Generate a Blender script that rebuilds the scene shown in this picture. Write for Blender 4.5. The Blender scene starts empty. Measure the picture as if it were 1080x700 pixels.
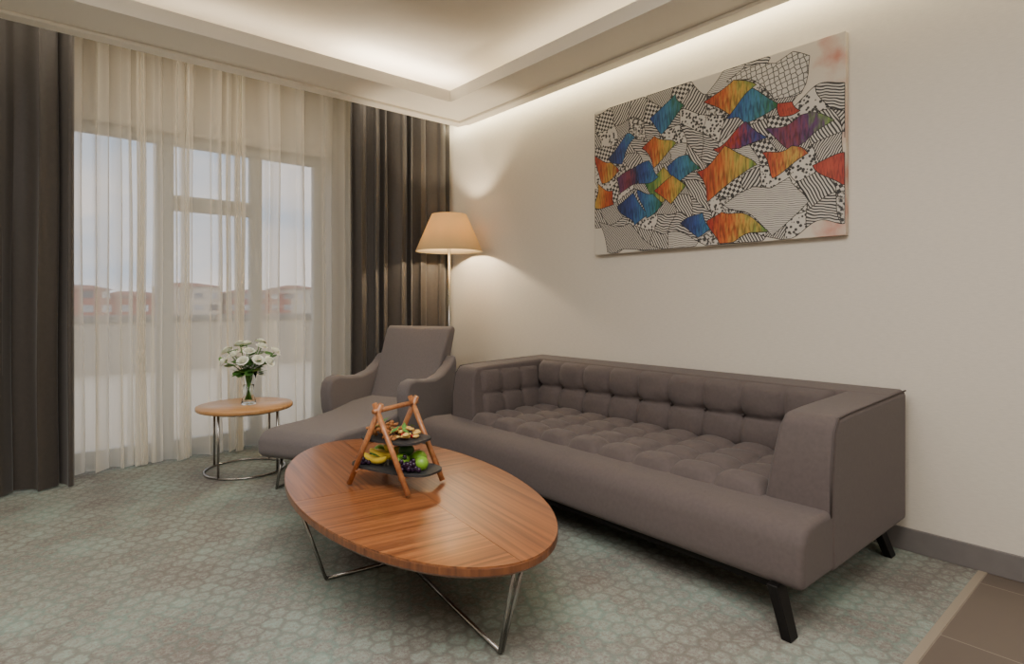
import bpy, bmesh, math, random
from mathutils import Vector, Matrix, noise as mnoise
random.seed(7)
F=616.0; H=1.2
R_=(0.760,-0.650); FW=(0.650,0.760)
def px_wall(u,v,X):
    r=(u-540)/F; D=X/(FW[0]+R_[0]*r)
    return (X, D*(FW[1]+R_[1]*r), H+D*(319-v)/F)

# ---------------- materials ----------------
def lin(c):
    return tuple(((x/255)/12.92 if x/255<=0.04045 else ((x/255+0.055)/1.055)**2.4) for x in c)+(1,)
def new_mat(name):
    m=bpy.data.materials.new(name); m.use_nodes=True
    nt=m.node_tree; b=nt.nodes['Principled BSDF']
    return m,nt,b
def N(nt,t,**k):
    n=nt.nodes.new(t)
    for a,v in k.items(): setattr(n,a,v)
    return n
def mat(name,col,rough=0.6,metal=0,var=0.0,scale=20,bump=0.0,bscale=200,sheen=0,trans=0,emit=None,es=0,vec=(1,1,1),coat=0,ior=1.45):
    m,nt,b=new_mat(name)
    c=lin(col); b.inputs['Base Color'].default_value=c
    b.inputs['Roughness'].default_value=rough; b.inputs['Metallic'].default_value=metal
    b.inputs['Sheen Weight'].default_value=sheen
    b.inputs['Transmission Weight'].default_value=trans
    b.inputs['Coat Weight'].default_value=coat
    b.inputs['IOR'].default_value=ior
    tc=N(nt,'ShaderNodeTexCoord'); mp=N(nt,'ShaderNodeMapping'); mp.inputs['Scale'].default_value=vec
    nt.links.new(tc.outputs['Object'],mp.inputs[0])
    if var>0:
        no=N(nt,'ShaderNodeTexNoise'); no.inputs['Scale'].default_value=scale; no.inputs['Detail'].default_value=5
        nt.links.new(mp.outputs[0],no.inputs[0])
        cr=N(nt,'ShaderNodeValToRGB')
        cr.color_ramp.elements[0].position=.3; cr.color_ramp.elements[1].position=.7
        cr.color_ramp.elements[0].color=tuple(x*(1-var) for x in c[:3])+(1,)
        cr.color_ramp.elements[1].color=tuple(min(1,x*(1+var)) for x in c[:3])+(1,)
        nt.links.new(no.outputs[0],cr.inputs[0]); nt.links.new(cr.outputs[0],b.inputs['Base Color'])
    if bump>0:
        n2=N(nt,'ShaderNodeTexNoise'); n2.inputs['Scale'].default_value=bscale
        nt.links.new(mp.outputs[0],n2.inputs[0])
        bp=N(nt,'ShaderNodeBump'); bp.inputs['Strength'].default_value=bump; bp.inputs['Distance'].default_value=.002
        nt.links.new(n2.outputs[0],bp.inputs['Height']); nt.links.new(bp.outputs[0],b.inputs['Normal'])
    if emit:
        b.inputs['Emission Color'].default_value=lin(emit); b.inputs['Emission Strength'].default_value=es
    return m

M_wall=mat('wallpaper',(211,203,190),.7,var=.04,scale=30,vec=(1,1,7),bump=.25,bscale=120)
M_wall2=mat('wall_paint',(208,200,188),.8,var=.02)
M_ceil=mat('ceiling_paint',(222,213,198),.8,var=.01)
M_soff=mat('soffit_paint',(248,242,230),.7,var=.005)
M_base=mat('baseboard_grey',(112,107,105),.5,var=.05)
M_sofa=mat('sofa_fabric',(88,78,76),.85,var=.07,scale=60,bump=.35,bscale=500,sheen=.10)
M_pipe=mat('piping_fabric',(74,66,64),.85)
M_chair=mat('chaise_fabric',(105,98,98),.9,var=.14,scale=180,bump=.4,bscale=600,sheen=.12)
M_curt=mat('drape_fabric',(64,58,53),.55,var=.08,scale=40,sheen=.22)
M_chrome=mat('brushed_steel',(160,157,153),.25,1)
M_black=mat('black_steel',(30,28,28),.4,.6)
M_white=mat('window_frame_white',(184,182,173),.4)
M_slate=mat('slate',(48,48,50),.6,var=.15,scale=30)
M_stem=mat('stem_green',(80,128,56),.5,var=.2)
M_leaf=mat('leaf_green',(84,132,58),.5,var=.3)
M_rose=mat('rose_petal',(252,252,236),.6,sheen=.1)
M_rose.node_tree.nodes['Principled BSDF'].inputs['Subsurface Weight'].default_value=.1
M_glass=mat('glass',(252,254,254),.02,trans=1,ior=1.16)
M_water=mat('water',(245,250,248),.0,trans=1,ior=1.12)

def wood(name,c1,c2,rot,scale=1.0,rough=.3):
    m,nt,b=new_mat(name); b.inputs['Roughness'].default_value=rough; b.inputs['Coat Weight'].default_value=.3
    b.inputs['Coat Roughness'].default_value=.15
    tc=N(nt,'ShaderNodeTexCoord'); mp=N(nt,'ShaderNodeMapping'); mp.inputs['Rotation'].default_value=(0,0,rot)
    mp2=N(nt,'ShaderNodeMapping'); mp2.inputs['Scale'].default_value=(1.2*scale,54*scale,6*scale)
    nt.links.new(tc.outputs['Object'],mp.inputs[0]); nt.links.new(mp.outputs[0],mp2.inputs[0])
    no=N(nt,'ShaderNodeTexNoise'); no.inputs['Scale'].default_value=1; no.inputs['Detail'].default_value=6; no.inputs['Distortion'].default_value=.4
    nt.links.new(mp2.outputs[0],no.inputs[0])
    cr=N(nt,'ShaderNodeValToRGB'); e=cr.color_ramp.elements
    e[0].position=.30; e[0].color=lin(c1); e[1].position=.70; e[1].color=lin(c2)
    nt.links.new(no.outputs[0],cr.inputs[0]); nt.links.new(cr.outputs[0],b.inputs['Base Color'])
    return m
M_woodA=wood('walnut_veneer_a',(92,50,28),(164,102,58),math.radians(8))
M_woodB=wood('walnut_veneer_b',(102,57,33),(156,96,54),math.radians(98))
M_woodEdge=wood('walnut_edge',(88,48,27),(132,80,46),0)
M_oak=wood('oak_light',(172,122,74),(206,158,104),.6,1,.35)
M_stick=wood('beech_stick',(140,86,50),(182,122,76),.3,2,.4)

def carpet():
    m,nt,b=new_mat('carpet'); b.inputs['Roughness'].default_value=.95
    L=nt.links.new
    tc=N(nt,'ShaderNodeTexCoord')
    dn=N(nt,'ShaderNodeTexNoise'); dn.inputs['Scale'].default_value=26; dn.inputs['Detail'].default_value=5
    L(tc.outputs['Object'],dn.inputs[0])
    ds=N(nt,'ShaderNodeVectorMath',operation='MULTIPLY_ADD'); ds.inputs[1].default_value=(.05,.05,0)
    L(dn.outputs['Color'],ds.inputs[0]); L(tc.outputs['Object'],ds.inputs[2])
    sc=N(nt,'ShaderNodeVectorMath',operation='MULTIPLY'); sc.inputs[1].default_value=(13,13,0); L(ds.outputs[0],sc.inputs[0])
    def wrapc(src):
        w=N(nt,'ShaderNodeVectorMath',operation='WRAP'); L(src,w.inputs[0])
        w.inputs[1].default_value=(.5,.8660254,.5); w.inputs[2].default_value=(-.5,-.8660254,-.5)
        return w.outputs[0]
    a=wrapc(sc.outputs[0])
    of=N(nt,'ShaderNodeVectorMath',operation='ADD'); of.inputs[1].default_value=(.5,.8660254,0); L(sc.outputs[0],of.inputs[0])
    bb=wrapc(of.outputs[0])
    def dot(x):
        d=N(nt,'ShaderNodeVectorMath',operation='DOT_PRODUCT')
        s=N(nt,'ShaderNodeVectorMath',operation='MULTIPLY'); s.inputs[1].default_value=(1,1,0); L(x,s.inputs[0])
        L(s.outputs[0],d.inputs[0]); L(s.outputs[0],d.inputs[1]); return d.outputs['Value'],s.outputs[0]
    da,a2=dot(a); db,b2=dot(bb)
    lt=N(nt,'ShaderNodeMath',operation='LESS_THAN'); L(da,lt.inputs[0]); L(db,lt.inputs[1])
    mx=N(nt,'ShaderNodeMix',data_type='VECTOR'); L(lt.outputs[0],mx.inputs[0]); L(b2,mx.inputs[4]); L(a2,mx.inputs[5])
    g=mx.outputs[1]
    ab=N(nt,'ShaderNodeVectorMath',operation='ABSOLUTE'); L(g,ab.inputs[0])
    d1=N(nt,'ShaderNodeVectorMath',operation='DOT_PRODUCT'); L(ab.outputs[0],d1.inputs[0]); d1.inputs[1].default_value=(.5,.8660254,0)
    sx=N(nt,'ShaderNodeSeparateXYZ'); L(ab.outputs[0],sx.inputs[0])
    mm=N(nt,'ShaderNodeMath',operation='MAXIMUM'); L(d1.outputs['Value'],mm.inputs[0]); L(sx.outputs[0],mm.inputs[1])
    edge=N(nt,'ShaderNodeMapRange'); L(mm.outputs[0],edge.inputs[0]); edge.inputs[1].default_value=.34; edge.inputs[2].default_value=.46
    idv=N(nt,'ShaderNodeVectorMath',operation='SUBTRACT'); L(sc.outputs[0],idv.inputs[0]); L(g,idv.inputs[1])
    wn=N(nt,'ShaderNodeTexNoise'); wn.inputs['Scale'].default_value=.25; wn.inputs['Detail'].default_value=3; L(idv.outputs[0],wn.inputs[0])
    fine=N(nt,'ShaderNodeTexNoise'); fine.inputs['Scale'].default_value=60; fine.inputs['Detail'].default_value=8; fine.inputs['Roughness'].default_value=.85; L(tc.outputs['Object'],fine.inputs[0])
    ad=N(nt,'ShaderNodeMath',operation='MULTIPLY_ADD'); L(fine.outputs[0],ad.inputs[0]); ad.inputs[1].default_value=2.2; L(wn.outputs[0],ad.inputs[2])
    cr=N(nt,'ShaderNodeValToRGB'); e=cr.color_ramp.elements
    mr0=N(nt,'ShaderNodeMapRange'); L(ad.outputs[0],mr0.inputs[0]); mr0.inputs[1].default_value=1.25; mr0.inputs[2].default_value=1.95
    e[0].position=.10; e[0].color=lin((112,103,97)); e[1].position=.9; e[1].color=lin((144,162,150))
    q=e.new(.5); q.color=lin((136,136,127))
    L(mr0.outputs[0],cr.inputs[0])
    en=N(nt,'ShaderNodeTexNoise'); en.inputs['Scale'].default_value=2.2; en.inputs['Detail'].default_value=4; L(tc.outputs['Object'],en.inputs[0])
    ec=N(nt,'ShaderNodeValToRGB'); e=ec.color_ramp.elements
    e[0].position=.42;e[0].color=lin((94,88,83)); e[1].position=.58; e[1].color=lin((100,126,117))
    L(en.outputs[0],ec.inputs[0])
    ef=N(nt,'ShaderNodeMath',operation='MULTIPLY'); L(edge.outputs[0],ef.inputs[0])
    f3=N(nt,'ShaderNodeMapRange'); L(fine.outputs[0],f3.inputs[0]); f3.inputs[1].default_value=.38; f3.inputs[2].default_value=.6; f3.inputs[3].default_value=.1;f3.inputs[4].default_value=.75
    L(f3.outputs[0],ef.inputs[1])
    mc=N(nt,'ShaderNodeMix',data_type='RGBA'); L(ef.outputs[0],mc.inputs[0]); L(cr.outputs[0],mc.inputs[6]); L(ec.outputs[0],mc.inputs[7])
    L(mc.outputs[2],b.inputs['Base Color'])
    n2=N(nt,'ShaderNodeTexNoise'); n2.inputs['Scale'].default_value=260; L(tc.outputs['Object'],n2.inputs[0])
    bp=N(nt,'ShaderNodeBump'); bp.inputs['Strength'].default_value=.7; bp.inputs['Distance'].default_value=.005
    L(n2.outputs[0],bp.inputs['Height']); L(bp.outputs[0],b.inputs['Normal'])
    return m
M_carpet=carpet()
def tile():
    m,nt,b=new_mat('brown_tile'); b.inputs['Roughness'].default_value=.4
    tc=N(nt,'ShaderNodeTexCoord'); mp=N(nt,'ShaderNodeMapping'); mp.inputs['Location'].default_value=(.45,.0,0)
    nt.links.new(tc.outputs['Object'],mp.inputs[0])
    br=N(nt,'ShaderNodeTexBrick'); br.offset=0; br.inputs['Scale'].default_value=1
    br.inputs['Brick Width'].default_value=.6; br.inputs['Row Height'].default_value=.6; br.inputs['Mortar Size'].default_value=.003
    br.inputs['Color1'].default_value=lin((100,88,77)); br.inputs['Color2'].default_value=lin((94,83,74)); br.inputs['Mortar'].default_value=lin((136,126,114))
    nt.links.new(mp.outputs[0],br.inputs[0]); nt.links.new(br.outputs[0],b.inputs['Base Color'])
    return m
M_tile=tile()
def sheer():
    m,nt,b=new_mat('sheer_voile'); nt.nodes.remove(b)
    out=[n for n in nt.nodes if n.type=='OUTPUT_MATERIAL'][0]
    tr=N(nt,'ShaderNodeBsdfTransparent'); df=N(nt,'ShaderNodeBsdfDiffuse'); tl=N(nt,'ShaderNodeBsdfTranslucent')
    df.inputs[0].default_value=lin((242,236,224)); tl.inputs[0].default_value=lin((246,242,232))
    mx=N(nt,'ShaderNodeMixShader'); mx.inputs[0].default_value=.5
    nt.links.new(df.outputs[0],mx.inputs[1]); nt.links.new(tl.outputs[0],mx.inputs[2])
    lw=N(nt,'ShaderNodeLayerWeight'); lw.inputs[0].default_value=.4
    mr=N(nt,'ShaderNodeMapRange'); mr.inputs[1].default_value=.08; mr.inputs[2].default_value=.7; mr.inputs[3].default_value=.42; mr.inputs[4].default_value=.98
    nt.links.new(lw.outputs['Facing'],mr.inputs[0])
    m2=N(nt,'ShaderNodeMixShader')
    nt.links.new(mr.outputs[0],m2.inputs[0]); nt.links.new(tr.outputs[0],m2.inputs[1]); nt.links.new(mx.outputs[0],m2.inputs[2])
    nt.links.new(m2.outputs[0],out.inputs[0]); return m
M_sheer=sheer()
def shade_mat():
    m,nt,b=new_mat('lampshade_linen'); nt.nodes.remove(b)
    out=[n for n in nt.nodes if n.type=='OUTPUT_MATERIAL'][0]
    df=N(nt,'ShaderNodeBsdfDiffuse'); tl=N(nt,'ShaderNodeBsdfTranslucent')
    df.inputs[0].default_value=lin((212,190,150)); tl.inputs[0].default_value=lin((190,160,104))
    mx=N(nt,'ShaderNodeMixShader'); mx.inputs[0].default_value=.30
    nt.links.new(df.outputs[0],mx.inputs[1]); nt.links.new(tl.outputs[0],mx.inputs[2]); nt.links.new(mx.outputs[0],out.inputs[0])
    return m
M_shade=shade_mat()

# ---------------- geometry helpers ----------------
def link(o): bpy.context.scene.collection.objects.link(o); return o
def empty(name,loc):
    o=bpy.data.objects.new(name,None); o.location=loc; o.empty_display_size=.1; return link(o)
def par(o,p):
    if p is not None:
        o.parent=p; o.matrix_parent_inverse=Matrix.Translation(p.location).inverted()
    return o
def mesh(name,v,f,m,p=None,smooth=False,bevel=0,seg=3,subd=0,angle=35):
    me=bpy.data.meshes.new(name); me.from_pydata([tuple(x) for x in v],[],f)
    bm=bmesh.new(); bm.from_mesh(me); bmesh.ops.recalc_face_normals(bm,faces=bm.faces); bm.to_mesh(me); bm.free()
    for mm in (m if isinstance(m,list) else [m]): me.materials.append(mm)
    if smooth or bevel:
        for q in me.polygons: q.use_smooth=True
    o=link(bpy.data.objects.new(name,me))
    if bevel:
        b=o.modifiers.new('b','BEVEL'); b.width=bevel; b.segments=seg; b.limit_method='ANGLE'; b.angle_limit=math.radians(angle)
        w=o.modifiers.new('w','WEIGHTED_NORMAL'); w.keep_sharp=False
    if subd:
        s=o.modifiers.new('s','SUBSURF'); s.levels=subd; s.render_levels=subd
    return par(o,p)
BF=[(0,1,2,3),(4,5,6,7),(0,1,5,4),(1,2,6,5),(2,3,7,6),(3,0,4,7)]
def box(name,x,y,z,m,p=None,bevel=0,seg=2):
    v=[(x[0],y[0],z[0]),(x[1],y[0],z[0]),(x[1],y[1],z[0]),(x[0],y[1],z[0]),(x[0],y[0],z[1]),(x[1],y[0],z[1]),(x[1],y[1],z[1]),(x[0],y[1],z[1])]
    return mesh(name,v,BF,m,p,bevel=bevel,seg=seg)
def prism(name,pts,fn,t0,t1,m,p=None,bevel=0,seg=3,angle=35,cuts=1):
    n=len(pts); v=[]; f=[]
    for k in range(cuts+1):
        t=t0+(t1-t0)*k/cuts
        v+= [fn(a,b,t) for a,b in pts]
    f.append(tuple(range(n))[::-1]); f.append(tuple(cuts*n+i for i in range(n)))
    for k in range(cuts):
        for i in range(n):
            j=(i+1)%n; f.append((k*n+i,k*n+j,(k+1)*n+j,(k+1)*n+i))
    return mesh(name,v,f,m,p,bevel=bevel,seg=seg,angle=angle)
def tube(name,pts,rad,m,p=None,seg=10,closed=False):
    pts=[Vector(q) for q in pts]; n=len(pts); v=[];f=[]
    rads=rad if isinstance(rad,(list,tuple)) else [rad]*n
    up=None
    for i,q in enumerate(pts):
        if closed: d=(pts[(i+1)%n]-pts[i-1]).normalized()
        else: d=(pts[min(i+1,n-1)]-pts[max(i-1,0)]).normalized()
        if up is None: up=Vector((0,0,1)) if abs(d.z)<.9 else Vector((1,0,0))
        a=d.cross(up).normalized(); b=a.cross(d).normalized(); up=b
        for k in range(seg):
            t=2*math.pi*k/seg; v.append(q+(a*math.cos(t)+b*math.sin(t))*rads[i])
    for i in range(n if closed else n-1):
        for k in range(seg):
            j=(i+1)%n; f.append((i*seg+k,i*seg+(k+1)%seg,j*seg+(k+1)%seg,j*seg+k))
    if not closed:
        f.append(tuple(range(seg))); f.append(tuple((n-1)*seg+k for k in range(seg)))
    o=mesh(name,v,f,m,p,smooth=True); return o
def lathe(name,prof,c,m,p=None,seg=40,cap=True):
    v=[];f=[]
    for r,z in prof:
        for k in range(seg):
            t=2*math.pi*k/seg; v.append((c[0]+r*math.cos(t),c[1]+r*math.sin(t),c[2]+z))
    for i in range(len(prof)-1):
        for k in range(seg):
            f.append((i*seg+k,i*seg+(k+1)%seg,(i+1)*seg+(k+1)%seg,(i+1)*seg+k))
    if cap:
        f.append(tuple(range(seg))); f.append(tuple((len(prof)-1)*seg+k for k in range(seg)))
    return mesh(name,v,f,m,p,smooth=True)
def sphere_data(c,r,sq=(1,1,1),nu=14,nv=9):
    v=[];f=[]
    for i in range(nv+1):
        a=math.pi*i/nv
        for k in range(nu):
            t=2*math.pi*k/nu
            v.append((c[0]+r*sq[0]*math.sin(a)*math.cos(t),c[1]+r*sq[1]*math.sin(a)*math.sin(t),c[2]+r*sq[2]*math.cos(a)))
    for i in range(nv):
        for k in range(nu): f.append((i*nu+k,i*nu+(k+1)%nu,(i+1)*nu+(k+1)%nu,(i+1)*nu+k))
    return v,f
def blobs(name,lst,m,p=None,nu=14,nv=9):
    V=[];Fc=[]
    for c,r,sq in lst:
        v,f=sphere_data(c,r,sq,nu,nv); o=len(V); V+=v; Fc+=[tuple(i+o for i in q) for q in f]
    return mesh(name,V,Fc,m,p,smooth=True)

# ---------------- room shell ----------------
CE=.63
box('floor',(-3.3,3.4),(CE,5.4),(-.1,0),M_carpet)
box('floor_tile',(-3.3,3.4),(-3.1,CE-.03),(-.1,0),M_tile)
box('trim_carpet_edge',(-3.3,3.3),(CE-.03,CE),(-.1,.003),mat('beige_trim',(146,134,118),.5))
box('wall_right',(3.3,3.45),(-3.1,5.4),(0,3.2),M_wall)
box('wall_left',(-3.35,-3.2),(-3.1,5.4),(0,3.2),M_wall2)
box('wall_back',(-3.35,3.45),(-3.2,-3.05),(0,3.2),M_wall2)
WY=5.25
ww=empty('wall_window',(0,WY,0))
box('lintel',(-3.3,3.3),(WY,WY+.2),(2.54,3.2),M_wall2,ww)
box('pier_right',(2.2,3.3),(WY,WY+.2),(0,2.54),M_wall2,ww)
box('pier_left',(-3.2,-1.0),(WY,WY+.2),(0,2.54),M_wall2,ww)
box('ceiling',(-3.4,3.45),(-3.2,5.45),(3.12,3.25),M_ceil)
sf=empty('trim_1',(0,0,2.84))
zb,zt,lip=2.845,2.875,2.935
OX,OY=3.19,4.45
box('soffit_window',(-3.2,OX-.02),(3.99,OY-.02),(zb,zt),M_soff,sf)
box('soffit_right',(2.75,OX-.02),(-3.05,3.99),(zb,zt),M_soff,sf)
box('soffit_left',(-3.2,-2.62),(-3.05,3.99),(zb,zt),M_soff,sf)
box('soffit_back',(-2.62,2.75),(-3.05,-2.42),(zb,zt),M_soff,sf)
box('lip_window',(-2.62,2.75),(3.965,3.99),(zb-.003,lip),M_soff,sf)
box('lip_right',(2.725,2.75),(-2.4,3.965),(zb-.003,lip),M_soff,sf)
box('lip_left',(-2.62,-2.595),(-2.4,3.965),(zb-.003,lip),M_soff,sf)
box('lip_back',(-2.62,2.75),(-2.42,-2.395),(zb-.003,lip),M_soff,sf)
box('outer_lip_right',(OX-.02,OX),(-3.05,OY),(zb-.003,lip),M_soff,sf)
box('outer_lip_window',(-3.2,OX-.02),(OY-.02,OY),(zb-.003,3.12),M_soff,sf)
box('bead_window',(-3.2,OX-.05),(OY-.115,OY-.015),(zb-.024,zb-.0005),M_soff,sf,bevel=.006)
box('bead_right',(OX-.11,OX-.01),(-3.05,OY-.12),(zb-.024,zb-.0005),M_soff,sf,bevel=.006)
box('baseboard_right',(3.285,3.3),(-3.05,WY),(0,.11),M_base,bevel=.003)
box('baseboard_left',(-3.2,-3.185),(-3.05,WY),(0,.11),M_base,bevel=.003)
box('baseboard_back',(-3.185,3.285),(-3.05,-3.035),(0,.11),M_base,bevel=.003)

# windows
wi=empty('window_1',(.6,WY+.08,0))
y0,y1=WY+.05,WY+.12
def fr(n,x,z): box(n,x,(y0,y1),z,M_white,wi,bevel=.006)
fr('head',(-1,2.2),(2.46,2.54)); fr('sill',(-1,2.2),(0,.10))
for i,(a,b) in enumerate([(-1,-.92),(-.1,0.0),(.86,.98),(1.56,1.66),(2.12,2.2)]): fr('mullion_%d'%i,(a,b),(.10,2.46))
fr('transom',(.98,1.56),(1.94,2.06))
box('pane',(-.95,2.15),(WY+.08,WY+.086),(.08,2.48),mat('window_glass',(250,252,252),.0,trans=1,ior=1.02),wi)
M_terr=mat('terrace_floor',(220,204,180),.8,var=.06,scale=3)
M_par=mat('parapet_render',(186,174,154),.8,var=.04,scale=4)
M_cap=mat('parapet_cap_grey',(120,115,107),.6)
box('terrace_ground',(-12,18),(5.5,11.9),(-.12,-.02),M_terr)
pp=empty('terrace_parapet',(3,12,0))
box('parapet_body',(-12,18),(11.9,12.15),(-.12,.86),M_par,pp)
box('parapet_cap',(-12,18),(11.85,12.2),(.86,.98),M_cap,pp,bevel=.02)
def facade(name,c):
    m,nt,b=new_mat(name); b.inputs['Roughness'].default_value=.8
    tc=N(nt,'ShaderNodeTexCoord'); br=N(nt,'ShaderNodeTexBrick'); br.offset=0
    mp=N(nt,'ShaderNodeMapping'); mp.inputs['Rotation'].default_value=(math.radians(90),0,0)
    nt.links.new(tc.outputs['Object'],mp.inputs[0]); nt.links.new(mp.outputs[0],br.inputs[0])
    br.inputs['Scale'].default_value=1; br.inputs['Brick Width'].default_value=1.5; br.inputs['Row Height'].default_value=1.3; br.inputs['Mortar Size'].default_value=.34
    br.inputs['Color1'].default_value=lin((90,88,98)); br.inputs['Color2'].default_value=lin((225,220,215)); br.inputs['Mortar'].default_value=lin(c)
    nt.links.new(br.outputs[0],b.inputs['Base Color']); return m
fcs=[facade('facade_brick',(172,92,76)),facade('facade_cream',(222,206,184)),facade('facade_grey',(150,140,136))]
bl=empty('distant_buildings',(20,70,-12)); x=-20
i=0
M_roof=mat('roof_tile',(156,92,76),.8)
while x<70:
    w=random.uniform(3,7); y=random.uniform(64,80); h=random.uniform(1.6,4.2)
    box('block_%d'%i,(x,x+w),(y,y+8),(-12,h),fcs[random.choice([0,0,1,2])],bl)
    v=[(x-.3,y-.3,h),(x+w+.3,y-.3,h),(x+w+.3,y+8.3,h),(x-.3,y+8.3,h),(x+w*.3,y+4,h+.5),(x+w*.7,y+4,h+.5)]
    mesh('roof_%d'%i,v,[(0,1,2,3),(0,1,5,4),(1,2,5),(2,3,4,5),(3,0,4)],M_roof,bl)
    x+=w+random.uniform(-.5,1.5); i+=1
box('city_ground',(-200,300),(30,300),(-13,-12),mat('city_ground_grey',(140,140,130),.9))

# ---------------- curtains ----------------
def curtain(name,x0,x1,y,z0,z1,amp,folds,m,seed,ny=26,per=16,irr=.5,pw=.8):
    rnd=random.Random(seed); nx=int(folds*per)
    V=[];Fc=[]
    sp=[1+irr*(rnd.random()-.5)*1.6 for _ in range(folds+1)]
    am=[1+irr*(rnd.random()-.5)*1.2 for _ in range(folds+2)]
    tot=sum(sp[:folds]); bounds=[0]
    for k in range(folds): bounds.append(bounds[-1]+sp[k]/tot)
    for j in range(ny+1):
        tz=j/ny; z=z0+(z1-z0)*tz
        for i in range(nx+1):
            fi=i/per; k=min(int(fi),folds-1); fr_=fi-k
            xx=bounds[k]+(bounds[k+1]-bounds[k])*fr_
            a=am[k]*(1-fr_)+am[k+1]*fr_
            s=math.sin(2*math.pi*fi); s=math.copysign(abs(s)**pw,s)
            flare=.72+.28*(1-tz)
            yy=y+amp*a*flare*s + amp*.5*mnoise.noise(Vector((fi*1.3,tz*1.7,seed)))+amp*.18*math.sin(2*math.pi*fi*2.37+seed+tz)
            wgt=min(1,i/per,(nx-i)/per)
            xo=(amp*.45*math.sin(4*math.pi*fi+1)*(.5+.5*(1-tz))+ .03*mnoise.noise(Vector((fi*.6,tz*2.2,seed+5)))*(1-tz*.6))*wgt
            V.append((x0+(x1-x0)*xx+xo,yy,z))
    for j in range(ny):
        for i in range(nx): Fc.append((j*(nx+1)+i,j*(nx+1)+i+1,(j+1)*(nx+1)+i+1,(j+1)*(nx+1)+i))
    return mesh(name,V,Fc,m,smooth=True)
curtain('drape_curtain',-.95,.31,4.80,.012,3.08,.055,9,M_curt,3,irr=.9,pw=1,per=24)
curtain('drape_curtain',2.24,3.27,4.78,.012,3.08,.055,8,M_curt,9,irr=.9,pw=1,per=24)
curtain('sheer_curtain',-.75,2.45,5.03,.015,3.08,.055,24,M_sheer,21,irr=1.2,pw=.9,per=24)
box('trim_curtain_rail',(-3.1,3.28),(4.77,4.85),(3.085,3.12),M_white)

# ---------------- sofa ----------------
SY0,SY1=.90,3.50; AY1=3.43
so=empty('tufted_sofa',(2.7,2.2,0))
ex=lambda a,b,t:(a,t,b)
prism('base',[(2.125,.165),(2.118,.22),(2.125,.32),(2.145,.368),(2.185,.395),(2.25,.405),(2.42,.40),(3.2,.39),(3.22,.165)],ex,SY0,SY1,M_sofa,so,bevel=.028,seg=4,angle=50)
def arm(nm,yo,s):
    yi_b=yo+s*.27; yi_t=yo+s*.21
    def P(x,z,side):
        t=(z-.38)/.38
        return (x, yo if side==0 else yi_b+(yi_t-yi_b)*max(0,t), z)
    prof=[(2.375,.165),(2.37,.38),(2.375,.55),(2.40,.70),(2.44,.75),(2.55,.758),(3.25,.78),(3.25,.165)]
    n=len(prof); v=[P(a,b,0) for a,b in prof]+[P(a,b,1) for a,b in prof]
    f=[tuple(range(n)),tuple(range(n,2*n))]+[(i,(i+1)%n,n+(i+1)%n,n+i) for i in range(n)]
    mesh(nm,v,f,M_sofa,so,bevel=.022,seg=4,angle=40)
    o1=[Vector(P(a,b,0))+Vector((0,s*.006,0)) for a,b in prof[1:7]]
    o1=[q+Vector((.002,0,-.002)) for q in o1]
    tube(nm+'_piping',o1,.0038,M_pipe,so,seg=8)
arm('arm_right',SY0-.004,1); arm('arm_left',AY1+.004,-1)
prism('back',[(3.04,.38),(3.04,.60),(3.04,.74),(3.055,.775),(3.24,.785),(3.255,.77),(3.255,.165),(3.1,.165)],ex,SY0+.01,AY1-.01,M_sofa,so,bevel=.02,seg=3,angle=45)
def tuft(nm,o,U,V_,Nn,nu,nv,depth,base=0.0,res=14):
    o=Vector(o);U=Vector(U);V_=Vector(V_);Nn=Vector(Nn).normalized()
    A,B=nu*res,nv*res; v=[];f=[]
    for j in range(B+1):
        for i in range(A+1):
            a=i/res; b=j/res; fa=a-math.floor(a); fb=b-math.floor(b)
            ga=1-abs(2*fa-1)**2.4; gb=1-abs(2*fb-1)**2.4
            h=.58*(max(0,ga*gb))**.5+.42*(1-(1-ga)*(1-gb))
            da=min(fa,1-fa); db=min(fb,1-fb); rr=math.hypot(da,db)
            h-= .35*math.exp(-(rr/.14)**2)
            ang=math.atan2(db,da); h+=.10*math.sin(ang*8)*math.exp(-(rr/.3)**2)
            h+=.10*mnoise.noise(Vector((a*1.7,b*1.7,nu)))
            ed=min(i,A-i,B-j,j)/res
            e=min(1,ed/.12)
            hh=depth*h*(e**.5) + base*(min(1,ed/.08))**.5
            v.append(o+U*(i/A)+V_*(j/B)+Nn*hh)
    for j in range(B):
        for i in range(A): f.append((j*(A+1)+i,j*(A+1)+i+1,(j+1)*(A+1)+i+1,(j+1)*(A+1)+i))
    mesh(nm,v,f,M_sofa,so,smooth=True)
    kb=[]
    for j in range(1,nv):
        for i in range(1,nu):
            c=o+U*(i/nu)+V_*(j/nv)+Nn*(base-depth*.1+.004); kb.append((tuple(c),.009,(1,1,1)))
    if kb: blobs(nm+'_buttons',kb,M_pipe,so,8,6)
tuft('seat_tufting',(2.33,1.16,.392),(0,2.01,0),(.69,0,0),(0,0,1),9,4,.066,.006,res=12)
tuft('back_tufting',(3.035,1.14,.405),(0,2.06,0),(.012,0,.363),(-1,0,.08),9,2,.064,.022)
tuft('arm_left_tufting',(2.46,3.175,.41),(.54,0,0),(0,.045,.32),(0,-1,.15),3,2,.035,.0)
for k,(x,y,dx) in enumerate([(2.13,SY0+.10,-.02),(3.13,SY0+.10,.03),(2.13,SY1-.10,-.02),(3.13,SY1-.16,.03)]):
    dy=-.06 if y<2 else .06
    pts=[(x-.035,y-.02,.175),(x+.035,y-.02,.175),(x+.035,y+.02,.175),(x-.035,y+.02,.175)]
    q=[(x-.030+dx,y-.018+dy,0),(x+.030+dx,y-.018+dy,0),(x+.030+dx,y+.018+dy,0),(x-.030+dx,y+.018+dy,0)]
    mesh('leg_%d'%k,q+pts,BF,M_black,so,bevel=.004)
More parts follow.
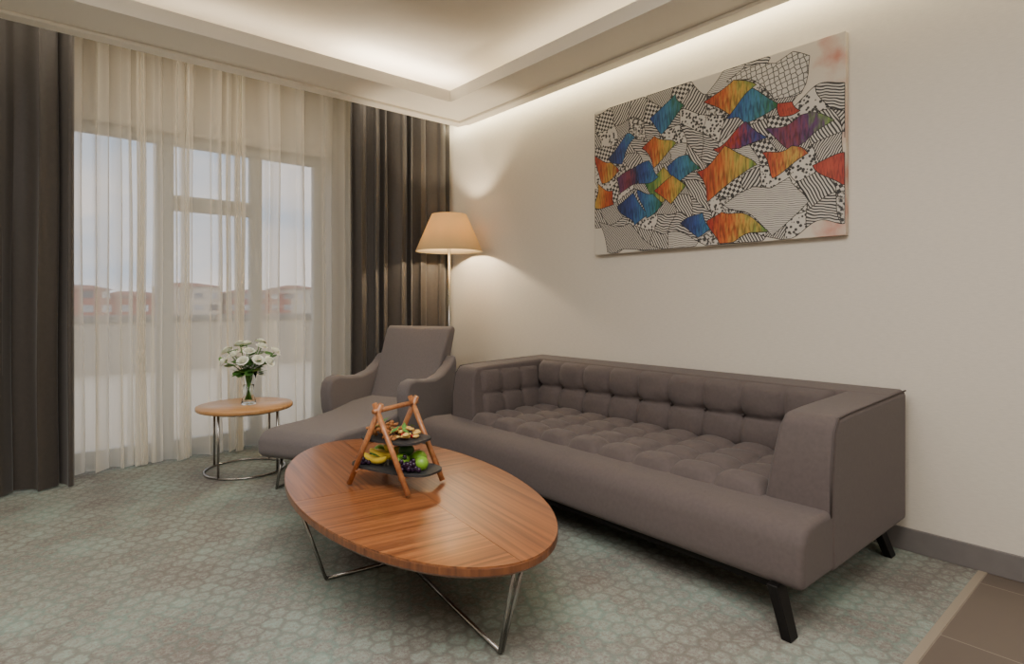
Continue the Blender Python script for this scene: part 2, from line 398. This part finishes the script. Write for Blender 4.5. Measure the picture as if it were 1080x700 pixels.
box('under_rail_front',(2.16,2.19),(SY0+.1,SY1-.1),(.135,.166),M_black,so)
box('under_rail_rear',(3.1,3.13),(SY0+.1,SY1-.1),(.135,.166),M_black,so)

# ---------------- chaise ----------------
ch=empty('chaise_lounge',(1.95,3.95,0))
FA=(.884,.468); FB=(-.468,.884); FO=(1.32,3.62)
def cw(s,z,t): return (FO[0]+FA[0]*s+FB[0]*t, FO[1]+FA[1]*s+FB[1]*t, z)
prism('seat_pad',[(0.03,.21),(-.02,.25),(-.015,.34),(.04,.385),(.15,.392),(.4,.385),(.7,.40),(.95,.435),(1.2,.44),(1.34,.42),(1.34,.24),(.8,.225),(.35,.20)],cw,-.285,.285,M_chair,ch,bevel=.03,seg=4,angle=28)
def cwb(s,z,t):
    k=1+.12*max(0,(z-.4)/.6); return cw(s+ .35*t*t,z,t*k)
prism('backrest',[(1.14,.40),(1.24,.56),(1.34,.76),(1.45,.97),(1.49,1.0),(1.53,1.0),(1.555,.97),(1.50,.78),(1.44,.5),(1.38,.24),(1.2,.24)],lambda s,z,t:cwb(s,z,t),-.28,.28,M_chair,ch,bevel=.022,seg=4,angle=40,cuts=10)
armp=[(.80,.215),(.735,.30),(.70,.42),(.69,.53),(.705,.60),(.75,.635),(.82,.645),(.95,.625),(1.10,.615),(1.24,.64),(1.36,.70),(1.45,.775),(1.47,.70),(1.44,.45),(1.40,.215)]
prism('arm_left',armp,cw,.285,.385,M_chair,ch,bevel=.028,seg=4,angle=45)
prism('arm_right',armp,cw,-.385,-.285,M_chair,ch,bevel=.028,seg=4,angle=45)
for t in (-.2,.2):
    tube('sled_front_%s'%('a' if t<0 else 'b'),[cw(.12,.215,t),cw(.07,.012,t),cw(.45,.012,t),cw(.42,.21,t)],.011,M_chrome,ch)
    tube('sled_rear_%s'%('a' if t<0 else 'b'),[cw(.85,.23,t),cw(.82,.012,t),cw(1.42,.012,t),cw(1.36,.24,t)],.011,M_chrome,ch)

# ---------------- coffee table ----------------
T=.365; TC=(1.385,2.39); a_,b_=.49,.985; th=math.radians(8)
AX=(math.sin(th),math.cos(th)); CX=(math.cos(th),-math.sin(th))
def tw(ac,al,z): return (TC[0]+CX[0]*ac+AX[0]*al, TC[1]+CX[1]*ac+AX[1]*al, z)
ct=empty('oval_coffee_table',(TC[0],TC[1],0))
for q in range(4):
    v=[tw(0,0,T)]; n=28; g=.001
    for k in range(n+1):
        t=math.pi/2*q+math.pi/2*k/n
        v.append(tw(a_*math.cos(t),b_*math.sin(t),T))
    c=tw(math.cos(math.pi/2*q+.785)*g,math.sin(math.pi/2*q+.785)*g,0)
    v=[(x+c[0]-TC[0],y+c[1]-TC[1],z) for x,y,z in v]
    vb=[(x,y,z-.006) for x,y,z in v]; m_=len(v)
    f=[tuple(range(m_)),tuple(range(m_,2*m_))]+[(i,(i+1)%m_,m_+(i+1)%m_,m_+i) for i in range(m_)]
    mesh('veneer_%d'%q,v+vb,f,M_woodA if q in(0,2) else M_woodB,ct)
n=96; rings=[(1.0,-.004),(1.004,-.008),(1.004,-.030),(.985,-.040),(.90,-.046)]
v=[];f=[]
for s,dz in rings:
    for k in range(n):
        t=2*math.pi*k/n; v.append(tw((a_+(s-1)*.5)*math.cos(t),(b_+(s-1)*.5)*math.sin(t),T+dz))
for i in range(len(rings)-1):
    for k in range(n): f.append((i*n+k,i*n+(k+1)%n,(i+1)*n+(k+1)%n,(i+1)*n+k))
f.append(tuple(range(n))); f.append(tuple(4*n+k for k in range(n)))
mesh('top_edge',v,f,M_woodEdge,ct)
legs=[((0,-.975),(0,-.86)),((-.475,0),(-.36,0)),((0,.975),(0,.86)),((.475,0),(.36,0))]
for i,(tp,bt) in enumerate(legs):
    sd=Vector(tw(1,0,0))-Vector(tw(0,0,0)) if tp[0]==0 else Vector(tw(0,1,0))-Vector(tw(0,0,0))
    for s in (-1,1):
        o=Vector(sd)*s*.010
        tube('leg_%d_%s'%(i,'a' if s<0 else 'b'),[Vector(tw(tp[0]*1.0,tp[1]*1.0,T-.015))+o*1.6,Vector(tw(bt[0],bt[1],.009))+o*.6],.0065,M_chrome,ct)
    tube('stretcher_%d'%i,[tw(bt[0],bt[1],.009),tw(0,0,.009)],.009,M_chrome,ct)

# ---------------- tiered tray ----------------
TS=empty('tiered_fruit_stand',(1.34,2.385,T))
dv=Vector((.34,-.94,0)).normalized(); dd=Vector((.94,.34,0)).normalized(); tc0=Vector((1.34,2.385,T))
def tp(a,b,z): return tc0+dv*a+dd*b+Vector((0,0,z))
for s in (-1,1):
    b=s*.122
    tube('stick_%d_a'%(s+1),[tp(-.172,b,.012),tp(.020,b,.388)],.0125,M_stick,TS,12)
    tube('stick_%d_b'%(s+1),[tp(.172,b,.012),tp(-.020,b,.388)],.0125,M_stick,TS,12)
tube('top_dowel',[tp(0,-.15,.358),tp(0,.15,.358)],.011,M_stick,TS)
for k,(z,a) in enumerate([(.075,.13),(.075,-.13),(.205,.07),(.205,-.07)]):
    tube('cross_dowel_%d'%k,[tp(a,-.13,z),tp(a,.13,z)],.006,M_stick,TS)
def plate(nm,z,la,lb):
    prof=[];n=40
    for k in range(n):
        t=2*math.pi*k/n; c,s=math.cos(t),math.sin(t)
        prof.append((la*math.copysign(abs(c)**.6,c),lb*math.copysign(abs(s)**.6,s)))
    v=[]
    for dz in (0,.009): v+=[tp(p[0],p[1],z+dz) for p in prof]
    f=[tuple(range(n)),tuple(range(n,2*n))]+[(i,(i+1)%n,n+(i+1)%n,n+i) for i in range(n)]
    mesh(nm,v,f,M_slate,TS)
plate('slate_lower',.081,.225,.107); plate('slate_upper',.211,.16,.107)
M_ban=mat('banana_skin',(232,200,60),.45,var=.12,scale=25)
M_app=mat('apple_green',(120,165,50),.3,var=.15,scale=15)
M_grape=mat('grape_dark',(40,20,45),.25,var=.2)
M_dgreen=mat('avocado_green',(45,80,35),.4,var=.2)
M_nut=mat('nut_brown',(160,105,60),.6,var=.3,scale=40)
M_cheese=mat('cheese',(220,180,100),.5,var=.1)
M_red=mat('berry_red',(165,30,30),.35)
zl=.09
for k in range(4):
    pts=[];rd=[]
    for i in range(11):
        t=i/10; ang=-1.0+2.0*t
        pts.append(tp(-.085+.085*math.sin(ang)+.02*k,-.05+.026*k, zl+.024+.012*(k%2)+ .045*(1-math.cos(ang))+.006*k))
        rd.append(.018*(1-abs(2*t-1)**4*.75))
    tube('banana_%d'%k,pts,rd,M_ban,TS,10)
blobs('apples',[(tuple(tp(.07,-.045,zl+.036)),.037,(1,1,.92)),(tuple(tp(.10,.04,zl+.036)),.037,(1,1,.92)),(tuple(tp(.03,.02,zl+.037)),.037,(1,1,.9))],M_app,TS)
blobs('avocado',[(tuple(tp(-.03,.065,zl+.045)),.036,(1.2,1,1.1)),(tuple(tp(.06,.0,zl+.075)),.030,(1.25,1,.9))],M_dgreen,TS)
blobs('pears',[(tuple(tp(-.14,.045,zl+.033)),.034,(1,1,1)),(tuple(tp(.155,-.01,zl+.03)),.031,(1,1,1))],M_app,TS)
gr=[]
for k in range(46):
    gr.append((tuple(tp(.12+random.gauss(0,.025),-.06+random.gauss(0,.014),zl+.010+abs(random.gauss(0,.018)))),.0105,(1,1,1.15)))
for k in range(24):
    gr.append((tuple(tp(-.14+random.gauss(0,.02),-.06+random.gauss(0,.010),zl+.010+abs(random.gauss(0,.012)))),.010,(1,1,1.15)))
blobs('grapes',gr,M_grape,TS,8,6)
zu=.22
nu=[];be=[];chs=[]
for k in range(80):
    nu.append((tuple(tp(random.uniform(-.12,.05),random.uniform(-.08,.08),zu+.008+random.random()*.035)),random.uniform(.007,.012),(1.3,.9,.8)))
for k in range(8): be.append((tuple(tp(random.uniform(.03,.11),random.uniform(-.07,.0),zu+.010+random.random()*.02)),.009,(1,1,1)))
for k in range(26): chs.append((tuple(tp(random.uniform(.0,.11),random.uniform(-.06,.08),zu+.010+random.random()*.03)),random.uniform(.010,.015),(1.3,1,.5)))
blobs('nuts',nu,M_nut,TS,8,6); blobs('berries',be,M_red,TS,10,6); blobs('crackers',chs,M_cheese,TS,6,4)
lv=[];lf=[]
for k in range(26):
    c=tp(random.uniform(-.12,.14),random.uniform(-.08,.08),(zl if k<14 else zu)+.03+random.random()*.04); an=random.random()*6.28; d=Vector((math.cos(an),math.sin(an),.3))*.03; s=Vector((-math.sin(an),math.cos(an),0))*.012
    o=len(lv); lv+=[c-d,c+s,c+d+Vector((0,0,.006)),c-s]; lf.append((o,o+1,o+2,o+3))
mesh('garnish_leaves',lv,lf,M_leaf,TS)

# ---------------- side table ----------------
SC=(1.273,4.44); ST=.47
st=empty('round_side_table',(SC[0],SC[1],0))
lathe('top',[(.0,-.028),(.312,-.028),(.32,-.022),(.32,-.005),(.317,0),(.0,0)],(SC[0],SC[1],ST),M_oak,st,64,cap=False)
def circ(r,z,n=64): return [(SC[0]+r*math.cos(2*math.pi*k/n),SC[1]+r*math.sin(2*math.pi*k/n),z) for k in range(n)]
tube('base_ring',circ(.265,.009),.008,M_chrome,st,8,True)
tube('upper_ring',circ(.265,ST-.035),.006,M_chrome,st,8,True)
for k in range(4):
    t=math.radians(35+90*k); tube('leg_%d'%k,[(SC[0]+.265*math.cos(t),SC[1]+.265*math.sin(t),.01),(SC[0]+.265*math.cos(t),SC[1]+.265*math.sin(t),ST-.03)],.008,M_chrome,st)

# ---------------- vase of roses ----------------
VC=(1.29,4.42,ST+.001)
va=empty('rose_vase',VC)
lathe('glass_vase',[(.0,0),(.048,0),(.052,.01),(.036,.06),(.033,.10),(.045,.18),(.06,.235),(.058,.235),(.043,.18),(.031,.10),(.034,.06),(.048,.014),(.0,.012)],VC,M_glass,va,32,cap=False)
lathe('water',[(.0,.0125),(.046,.0145),(.0335,.06),(.0305,.10),(.036,.14),(.0,.14)],VC,M_water,va,32,cap=False)
def rose(c,r,d):
    V=[];Fc=[]
    z=Vector(d).normalized(); x=z.cross(Vector((.3,1,.2))).normalized(); y=z.cross(x)
    layers=[(3,.30,.95,.15),(4,.52,.90,.4),(5,.78,.78,.7),(6,1.0,.55,1.0)]
    for li,(np_,rr,hh,op) in enumerate(layers):
        for k in range(np_):
            a0=2*math.pi*(k+.37*li)/np_; wd=2*math.pi/np_*.75
            o=len(V); nu_,nv_=6,5
            for j in range(nv_+1):
                t=j/nv_
                for i in range(nu_+1):
                    s=(i/nu_-.5)*2; an=a0+s*wd*(.4+.6*math.sin(min(1,t*1.2)*math.pi/2))
                    rad=rr*(math.sin(t*math.pi*.5)**.6)*(1+.22*op*max(0,t-.7)/.3) - .05*rr*abs(s)
                    zz=hh*(t**1.1)*1.1-.45 - .22*op*max(0,t-.75)/.25 -.14*abs(s)**3*t
                    q=Vector(c)+(x*math.cos(an)*rad+y*math.sin(an)*rad+z*zz)*r; V.append(q)
            for j in range(nv_):
                for i in range(nu_): Fc.append((o+j*7+i,o+j*7+i+1,o+(j+1)*7+i+1,o+(j+1)*7+i))
    return V,Fc
RV=[];RF=[];LV=[];LF=[]
heads=[(-.17,.02,.385),(-.085,-.05,.365),(-.03,.03,.435),(.03,-.06,.39),(.10,-.01,.42),(.185,.03,.38),(.0,-.10,.325),(.11,-.09,.33),(-.10,.08,.43),(.05,.09,.445),(-.15,-.07,.315),(.175,-.05,.315)]
def leaf(pc,dr,L_,wf=.34):
    sd=dr.cross(Vector((0,0,1))).normalized()*L_*wf; o=len(LV)
    LV.extend([pc,pc+dr*L_*.4+sd,pc+dr*L_*.75+sd*.7,pc+dr*L_,pc+dr*L_*.75-sd*.7,pc+dr*L_*.4-sd,pc+dr*L_*.5-Vector((0,0,.006))])
    LF.extend([(o,o+1,o+6),(o+1,o+2,o+6),(o+2,o+3,o+6),(o+3,o+4,o+6),(o+4,o+5,o+6),(o+5,o,o+6)])
for i,(a,b,z) in enumerate(heads):
    c=Vector((VC[0]+R_[0]*a+FW[0]*b, VC[1]+R_[1]*a+FW[1]*b, VC[2]+z))
    base=Vector((VC[0]-R_[0]*a*.12,VC[1]-R_[1]*a*.12,VC[2]+.03)); neck=Vector((VC[0]+R_[0]*a*.18,VC[1]+R_[1]*a*.18,VC[2]+.22))
    d=(c-neck).normalized()
    v_,f_=rose(c,.036,d); o=len(RV); RV+=v_; RF+=[tuple(q+o for q in ff) for ff in f_]
    tube('stem_%d'%i,[base,neck,(neck+c)/2+Vector((0,0,.01)),c-d*.015],.0035,M_stem,va,6)
    for k in range(7):
        t=random.uniform(.05,.9); pc=neck.lerp(c,t); an=random.random()*6.28
        leaf(pc,Vector((math.cos(an),math.sin(an),random.uniform(-.6,.6))).normalized(),random.uniform(.055,.085),.4)
for k in range(10):
    an=k*.63; leaf(Vector((VC[0]+.045*math.cos(an),VC[1]+.045*math.sin(an),VC[2]+.23)),Vector((math.cos(an),math.sin(an),random.uniform(-.3,.5))).normalized(),.09,.35)
mesh('rose_heads',RV,RF,M_rose,va,smooth=True); mesh('rose_leaves',LV,LF,M_leaf,va)

# ---------------- floor lamp ----------------
LC=(2.965,4.33)
fl=empty('floor_lamp',(LC[0],LC[1],0))
lathe('base',[(.0,0),(.14,0),(.14,.015),(.13,.022),(.0,.024)],(LC[0],LC[1],0),M_chrome,fl,48,cap=False)
tube('pole',[(LC[0],LC[1],.02),(LC[0],LC[1],1.70)],.013,M_chrome,fl,12)
zs0,zs1=1.655,1.985
lathe('shade',[(.298,zs0),(.225,(zs0+zs1)/2+.005),(.155,zs1),(.152,zs1),(.222,(zs0+zs1)/2+.005),(.295,zs0),(.298,zs0)],(LC[0],LC[1],0),M_shade,fl,64,cap=False)
for k in range(3):
    t=2*math.pi*k/3; tube('spider_%d'%k,[(LC[0],LC[1],1.70),(LC[0]+.218*math.cos(t),LC[1]+.218*math.sin(t),1.82)],.003,M_chrome,fl,6)
lathe('bulb',[(.0,1.70),(.012,1.705),(.03,1.74),(.022,1.775),(.0,1.785)],(LC[0],LC[1],0),mat('bulb_glow',(255,225,180),.5,emit=(255,220,165),es=8),fl,16,cap=False)

# ---------------- painting ----------------
XP=3.258
pa=empty('abstract_painting',(3.28,2.02,2.07))
PY0,PY1,PZ0,PZ1=1.168,2.872,1.548,2.6
def canvas_mat():
    m,nt,b=new_mat('canvas_paint'); b.inputs['Roughness'].default_value=.7
    tc=N(nt,'ShaderNodeTexCoord'); no=N(nt,'ShaderNodeTexNoise'); no.inputs['Scale'].default_value=5.2; no.inputs['Detail'].default_value=6
    nt.links.new(tc.outputs['Object'],no.inputs[0])
    sx=N(nt,'ShaderNodeSeparateXYZ'); nt.links.new(tc.outputs['Object'],sx.inputs[0])
    mr=N(nt,'ShaderNodeMapRange'); nt.links.new(sx.outputs[1],mr.inputs[0]); mr.inputs[1].default_value=1.75; mr.inputs[2].default_value=1.2; mr.inputs[3].default_value=-.35; mr.inputs[4].default_value=.08
    ad=N(nt,'ShaderNodeMath',operation='ADD'); nt.links.new(no.outputs[0],ad.inputs[0]); nt.links.new(mr.outputs[0],ad.inputs[1])
    cr=N(nt,'ShaderNodeValToRGB'); e=cr.color_ramp.elements; e[0].position=.0; e[0].color=lin((200,194,182)); e[1].position=.78; e[1].color=lin((186,118,100))
    e2=e.new(.54); e2.color=lin((202,192,176))
    nt.links.new(ad.outputs[0],cr.inputs[0]); nt.links.new(cr.outputs[0],b.inputs['Base Color']); return m
M_canv=canvas_mat()
box('canvas',(XP,3.296),(PY0,PY1),(PZ0,PZ1),M_canv,pa,bevel=.003)
def bw(name,kind,sc,rot,thr=.5,dist=0,ink=(60,58,58),paper=(196,190,180)):
    m,nt,b=new_mat(name); b.inputs['Roughness'].default_value=.7
    uv=N(nt,'ShaderNodeUVMap'); mp=N(nt,'ShaderNodeMapping'); mp.inputs['Rotation'].default_value=(0,0,rot)
    nt.links.new(uv.outputs[0],mp.inputs[0])
    if kind in('wave','rings'):
        t=N(nt,'ShaderNodeTexWave'); t.wave_type='BANDS' if kind=='wave' else 'RINGS'; t.inputs['Distortion'].default_value=dist; t.inputs['Detail'].default_value=1; t.inputs['Detail Scale'].default_value=.5
        o=t.outputs[1]
    elif kind=='check':
        t=N(nt,'ShaderNodeTexChecker'); o=t.outputs[1]
    elif kind=='vor':
        t=N(nt,'ShaderNodeTexVoronoi'); o=t.outputs[0]
    elif kind=='edge':
        t=N(nt,'ShaderNodeTexVoronoi'); t.feature='DISTANCE_TO_EDGE'; t.inputs['Randomness'].default_value=.35; o=t.outputs[0]
    else:
        t=N(nt,'ShaderNodeTexNoise'); t.inputs['Detail'].default_value=3; o=t.outputs[0]
    t.inputs['Scale'].default_value=sc
    nt.links.new(mp.outputs[0],t.inputs[0])
    cr=N(nt,'ShaderNodeValToRGB'); e=cr.color_ramp.elements
    e[0].position=max(0,thr-.05); e[0].color=lin(ink); e[1].position=thr+.05; e[1].color=lin(paper)
    nt.links.new(o,cr.inputs[0]); nt.links.new(cr.outputs[0],b.inputs['Base Color']); return m
BW=[bw('ink_stripes','wave',20,.5,.48,4),bw('ink_check','check',52,.4,.5),bw('ink_scales','vor',50,0,.42),bw('ink_rings','rings',16,.9,.5,6),
    bw('ink_net','edge',34,.2,.08),bw('ink_stripes_fine','wave',26,-.6,.5,6),bw('ink_scribble','noise',55,0,.5),bw('ink_zigzag','wave',20,1.3,.5,10),bw('ink_script','wave',30,1.45,.20,6)]
def colmat(name,cols):
    m,nt,b=new_mat(name); b.inputs['Roughness'].default_value=.5
    uv=N(nt,'ShaderNodeUVMap'); sx=N(nt,'ShaderNodeSeparateXYZ'); nt.links.new(uv.outputs[0],sx.inputs[0])
    no=N(nt,'ShaderNodeTexNoise'); mp=N(nt,'ShaderNodeMapping'); mp.inputs['Scale'].default_value=(16,2.0,1); mp.inputs['Rotation'].default_value=(0,0,.35); no.inputs['Scale'].default_value=1; no.inputs['Detail'].default_value=4
    nt.links.new(uv.outputs[0],mp.inputs[0]); nt.links.new(mp.outputs[0],no.inputs[0])
    ad=N(nt,'ShaderNodeMath',operation='MULTIPLY_ADD'); nt.links.new(no.outputs[0],ad.inputs[0]); ad.inputs[1].default_value=.9; nt.links.new(sx.outputs[0],ad.inputs[2])
    su=N(nt,'ShaderNodeMath',operation='SUBTRACT'); nt.links.new(ad.outputs[0],su.inputs[0]); su.inputs[1].default_value=.45
    cr=N(nt,'ShaderNodeValToRGB'); e=cr.color_ramp.elements
    def mute(k):
        g=sum(k)/3; return tuple(.86*(.86*c+.14*g)+10 for c in k)
    cols=[mute(k) for k in cols]
    e[0].position=.05; e[0].color=lin(cols[0]); e[1].position=.95; e[1].color=lin(cols[-1])
    for k,c in enumerate(cols[1:-1]): q=e.new(.05+.9*(k+1)/(len(cols)-1)); q.color=lin(c)
    nt.links.new(su.outputs[0],cr.inputs[0])
    n2=N(nt,'ShaderNodeTexNoise'); mp2=N(nt,'ShaderNodeMapping'); mp2.inputs['Scale'].default_value=(26,3,1); mp2.inputs['Rotation'].default_value=(0,0,.35); n2.inputs['Scale'].default_value=1
    nt.links.new(uv.outputs[0],mp2.inputs[0]); nt.links.new(mp2.outputs[0],n2.inputs[0])
    mr=N(nt,'ShaderNodeMapRange'); mr.inputs[1].default_value=.3; mr.inputs[2].default_value=.55; mr.inputs[3].default_value=.35; mr.inputs[4].default_value=1
    nt.links.new(n2.outputs[0],mr.inputs[0])
    mu=N(nt,'ShaderNodeMix',data_type='RGBA',blend_type='MULTIPLY'); mu.inputs[0].default_value=1
    nt.links.new(cr.outputs[0],mu.inputs[6]); nt.links.new(mr.outputs[0],mu.inputs[7]); nt.links.new(mu.outputs[2],b.inputs['Base Color'])
    return m
red=(190,42,26);ora=(222,100,28);yel=(215,170,55);blu=(36,70,155);cya=(46,128,170);grn=(36,115,58);lgr=(120,158,55);pur=(90,42,104);mag=(140,42,62);nvy=(30,42,90)
CM=[colmat('paint_fire',[red,ora,yel,red]),colmat('paint_sea',[blu,cya,grn]),colmat('paint_plum',[pur,mag,nvy]),colmat('paint_leaf',[grn,lgr,yel,grn]),
    colmat('paint_orange',[yel,ora,red]),colmat('paint_blue',[nvy,blu,cya]),colmat('paint_rainbow',[red,ora,yel,lgr]),colmat('paint_redviolet',[red,red,pur,blu]),colmat('paint_lime_purple',[pur,mag,pur,lgr]),colmat('paint_red',[red,(205,65,35),red])]
polys=[]
def inpoly(p,poly):
    c=False;n=len(poly)
    for i in range(n):
        a=poly[i];b=poly[i-1]
        if (a[1]>p[1])!=(b[1]>p[1]) and p[0]<(b[0]-a[0])*(p[1]-a[1])/(b[1]-a[1])+a[0]: c=not c
    return c
def cl(y,z): return (min(max(y,PY0+.004),PY1-.004),min(max(z,PZ0+.004),PZ1-.004))
def W(u,v):
    q=px_wall(u,v,XP-.001); return (q[1],q[2])
def warp(y,z):
    return cl(y+.022*math.sin(z*17+y*5)+.008*math.sin(z*31), z+.026*math.sin(y*15+1.3)+.008*math.sin(y*29+z*9))
def curve(poly,k=9):
    out=[]
    for i in range(len(poly)):
        a=poly[i];b=poly[(i+1)%len(poly)]
        for s in range(k):
            t=s/k; out.append(warp(a[0]+(b[0]-a[0])*t,a[1]+(b[1]-a[1])*t))
    return out
blob=[W(*q) for q in [(620,122),(655,112),(690,90),(735,76),(755,88),(775,74),(800,70),(835,92),(900,104),(900,235),(868,240),(842,250),(812,258),(778,268),(740,270),(700,272),(660,264),(636,240),(620,225)]]
NX,NZ=12,8
def jit(i,j):
    r=random.Random(i*31+j*7+5)
    u=i/NX;w=j/NZ
    y=PY1-(PY1-PY0)*(u+ .07*math.sin(w*5+1)) ; z=PZ0+(PZ1-PZ0)*(w+.09*math.sin(u*7)-.16*(u-.5))
    return (y+r.uniform(-.03,.03),z+r.uniform(-.025,.025))
prev=None
for i in range(-2,NX+2):
    for j in range(-2,NZ+2):
        q=[jit(i,j),jit(i+1,j),jit(i+1,j+1),jit(i,j+1)]
        c=(sum(a[0] for a in q)/4,sum(a[1] for a in q)/4)
        if inpoly(c,blob):
            k=random.choice([0,1,2,2,3,5,5,6,7,8,0,7])
            while k==prev: k=random.choice([0,1,2,3,5,6,7])
            prev=k
            polys.append((curve(q),k,False,0))
polys.append((curve([W(770,84),W(838,52),W(852,60),W(845,96),W(812,103),W(795,90)],4),4,False,.3))
polys.append((curve([W(765,214),W(838,184),W(848,212),W(812,247),W(790,232)],4),8,False,0.5))
polys.append((curve([W(632,232),W(662,240),W(700,262),W(660,266),W(640,262)],4),5,False,0.5))
cshapes=[([(748,104),(778,87),(793,97),(767,119)],6),([(768,117),(796,94),(823,103),(793,127)],1),([(814,135),(848,123),(876,131),(850,152),(836,154)],8),
([(752,149),(786,130),(806,141),(780,155)],7),([(803,171),(834,156),(855,170),(822,186)],0),([(858,173),(892,158),(893,190),(880,195)],9),
([(742,180),(772,156),(797,178),(776,190),(752,206)],6),([(680,194),(700,177),(715,197),(696,213)],3),([(664,181),(681,170),(696,180),(676,194)],5),
([(680,162),(696,144),(713,160),(694,175)],6),([(685,126),(708,104),(720,120),(698,139)],1),([(642,162),(656,144),(668,148),(652,172)],5),
([(629,170),(645,172),(651,185),(634,195)],0),([(629,200),(644,203),(650,217),(630,221)],4),([(651,186),(668,178),(674,194),(655,201)],2),
([(719,240),(738,224),(747,238),(731,251)],5),([(752,231),(766,223),(807,243),(776,256),(758,255)],6),([(700,170),(722,165),(737,176),(713,190)],1),
([(653,212),(668,204),(679,220),(665,237)],5),([(675,207),(690,204),(696,216),(679,232)],1),([(818,112),(834,108),(842,118),(822,124)],9),([(693,196),(712,187),(721,200),(706,213)],6)]
for kk,(q,mi) in enumerate(cshapes):
    pw_=[W(*k) for k in q]; cy=sum(a for a,b in pw_)/len(pw_); cz=sum(b for a,b in pw_)/len(pw_)
    pw_=[(cy+(a-cy)*1.08,cz+(b-cz)*1.08) for a,b in pw_]
    wy,wz=warp(cy,cz); cu=[cl(a-(wy-cy),b-(wz-cz)) for a,b in curve(pw_)]
    polys.append((cu,9+mi,True,1+.07*kk))
me=bpy.data.meshes.new('painted_shapes'); vs=[];fs=[];mi_=[];uvs=[]
ov=[];of_=[]
for pts,m_i,nrm,lay in polys:
    ys=[a for a,b in pts]; zs=[b for a,b in pts]
    if max(ys)-min(ys)<.01 or max(zs)-min(zs)<.01: continue
    o=len(vs); xx=XP-.0006-.0010*lay
    vs+=[(xx,a,b) for a,b in pts]; fs.append(tuple(range(o,o+len(pts)))); mi_.append(m_i)
    for a,b in pts:
        uvs.append(((max(ys)-a)/(max(ys)-min(ys)),(b-min(zs))/(max(zs)-min(zs))) if nrm else (a,b))
    n=len(pts)
    for i in range(n):
        a=Vector(pts[i]);b=Vector(pts[(i+1)%n]); d=(b-a)
        if d.length<1e-4: continue
        d.normalize(); nn=Vector((-d.y,d.x))*.0020; o2=len(ov); x2=xx-.00004
        ov+=[(x2,*(a+nn)),(x2,*(b+nn)),(x2,*(b-nn)),(x2,*(a-nn))]; of_.append((o2,o2+1,o2+2,o2+3))
me.from_pydata(vs,[],fs)
for mm in BW+CM: me.materials.append(mm)
ul=me.uv_layers.new(name='UVMap')
for p_ in me.polygons:
    p_.material_index=mi_[p_.index]
    for li in p_.loop_indices: ul.data[li].uv=uvs[me.loops[li].vertex_index]
par(link(bpy.data.objects.new('painted_shapes',me)),pa)
mesh('ink_outlines',ov,of_,mat('ink_black',(50,48,48),.7),pa)

# ---------------- lights ----------------
def area(name,loc,rot,sx,sy,e,col,p=None):
    l=bpy.data.lights.new(name,'AREA'); l.shape='RECTANGLE'; l.size=sx; l.size_y=sy; l.energy=e; l.color=col
    o=link(bpy.data.objects.new(name,l)); o.location=loc; o.rotation_euler=rot; return o
warm=(1,.90,.74); neu=(1,.95,.89)
area('cove_light_right',(OX+.005,1.2,2.905),(0,math.radians(-90+12),0),.04,7.5,34,(1,.89,.60))
area('cove_light_tray_window',(0,4.2,2.89),(math.radians(180),0,0),5,.06,9,warm)
area('cove_light_tray_right',(2.95,1.0,2.89),(math.radians(180),0,0),.06,5,8,warm)
area('cove_light_tray_corner',(2.45,4.15,2.89),(math.radians(180),0,0),1.0,.06,10,warm)
area('cove_light_curtain',(1.2,4.60,3.08),(0,0,0),4.0,.08,12,warm)
area('unseen_fill_light',(0.2,0.6,3.10),(0,0,0),2.2,2.2,140,neu)  # added fill out of view under the ceiling, lifts the ambient level
area('unseen_fill_light.001',(-1.6,2.6,3.10),(0,0,0),1.2,1.2,42,neu)  # second added fill, out of view on the left, no real fixture
area('unseen_fill_light.002',(0.5,-1.8,3.10),(0,0,0),1.6,1.0,48,neu)  # added fill behind the camera, no real fixture
l=bpy.data.lights.new('lamp_bulb_light','POINT'); l.energy=46; l.color=(1,.82,.57); l.shadow_soft_size=.03
o=link(bpy.data.objects.new('lamp_bulb_light',l)); o.location=(LC[0],LC[1],1.80)

# world
w=bpy.data.worlds.new('sky'); bpy.context.scene.world=w; w.use_nodes=True; nt=w.node_tree
bg=nt.nodes['Background']; tc=N(nt,'ShaderNodeTexCoord'); mp=N(nt,'ShaderNodeMapping'); mp.inputs['Scale'].default_value=(1,1,3)
no=N(nt,'ShaderNodeTexNoise'); no.inputs['Scale'].default_value=3.5; no.inputs['Detail'].default_value=5
nt.links.new(tc.outputs['Generated'],mp.inputs[0]); nt.links.new(mp.outputs[0],no.inputs[0])
cr=N(nt,'ShaderNodeValToRGB'); e=cr.color_ramp.elements; e[0].position=.40; e[0].color=lin((168,188,212)); e[1].position=.60; e[1].color=lin((236,226,222))
nt.links.new(no.outputs[0],cr.inputs[0]); nt.links.new(cr.outputs[0],bg.inputs[0]); bg.inputs[1].default_value=1.7

# camera
cam=bpy.data.cameras.new('camera'); co=link(bpy.data.objects.new('camera',cam)); co.location=(0,0,H)
co.rotation_euler=(math.radians(90),0,-math.atan2(FW[0],FW[1]))
cam.sensor_width=36; cam.lens=36*F/1080; cam.shift_y=-31/1080; cam.clip_start=.05; cam.clip_end=1000
bpy.context.scene.camera=co
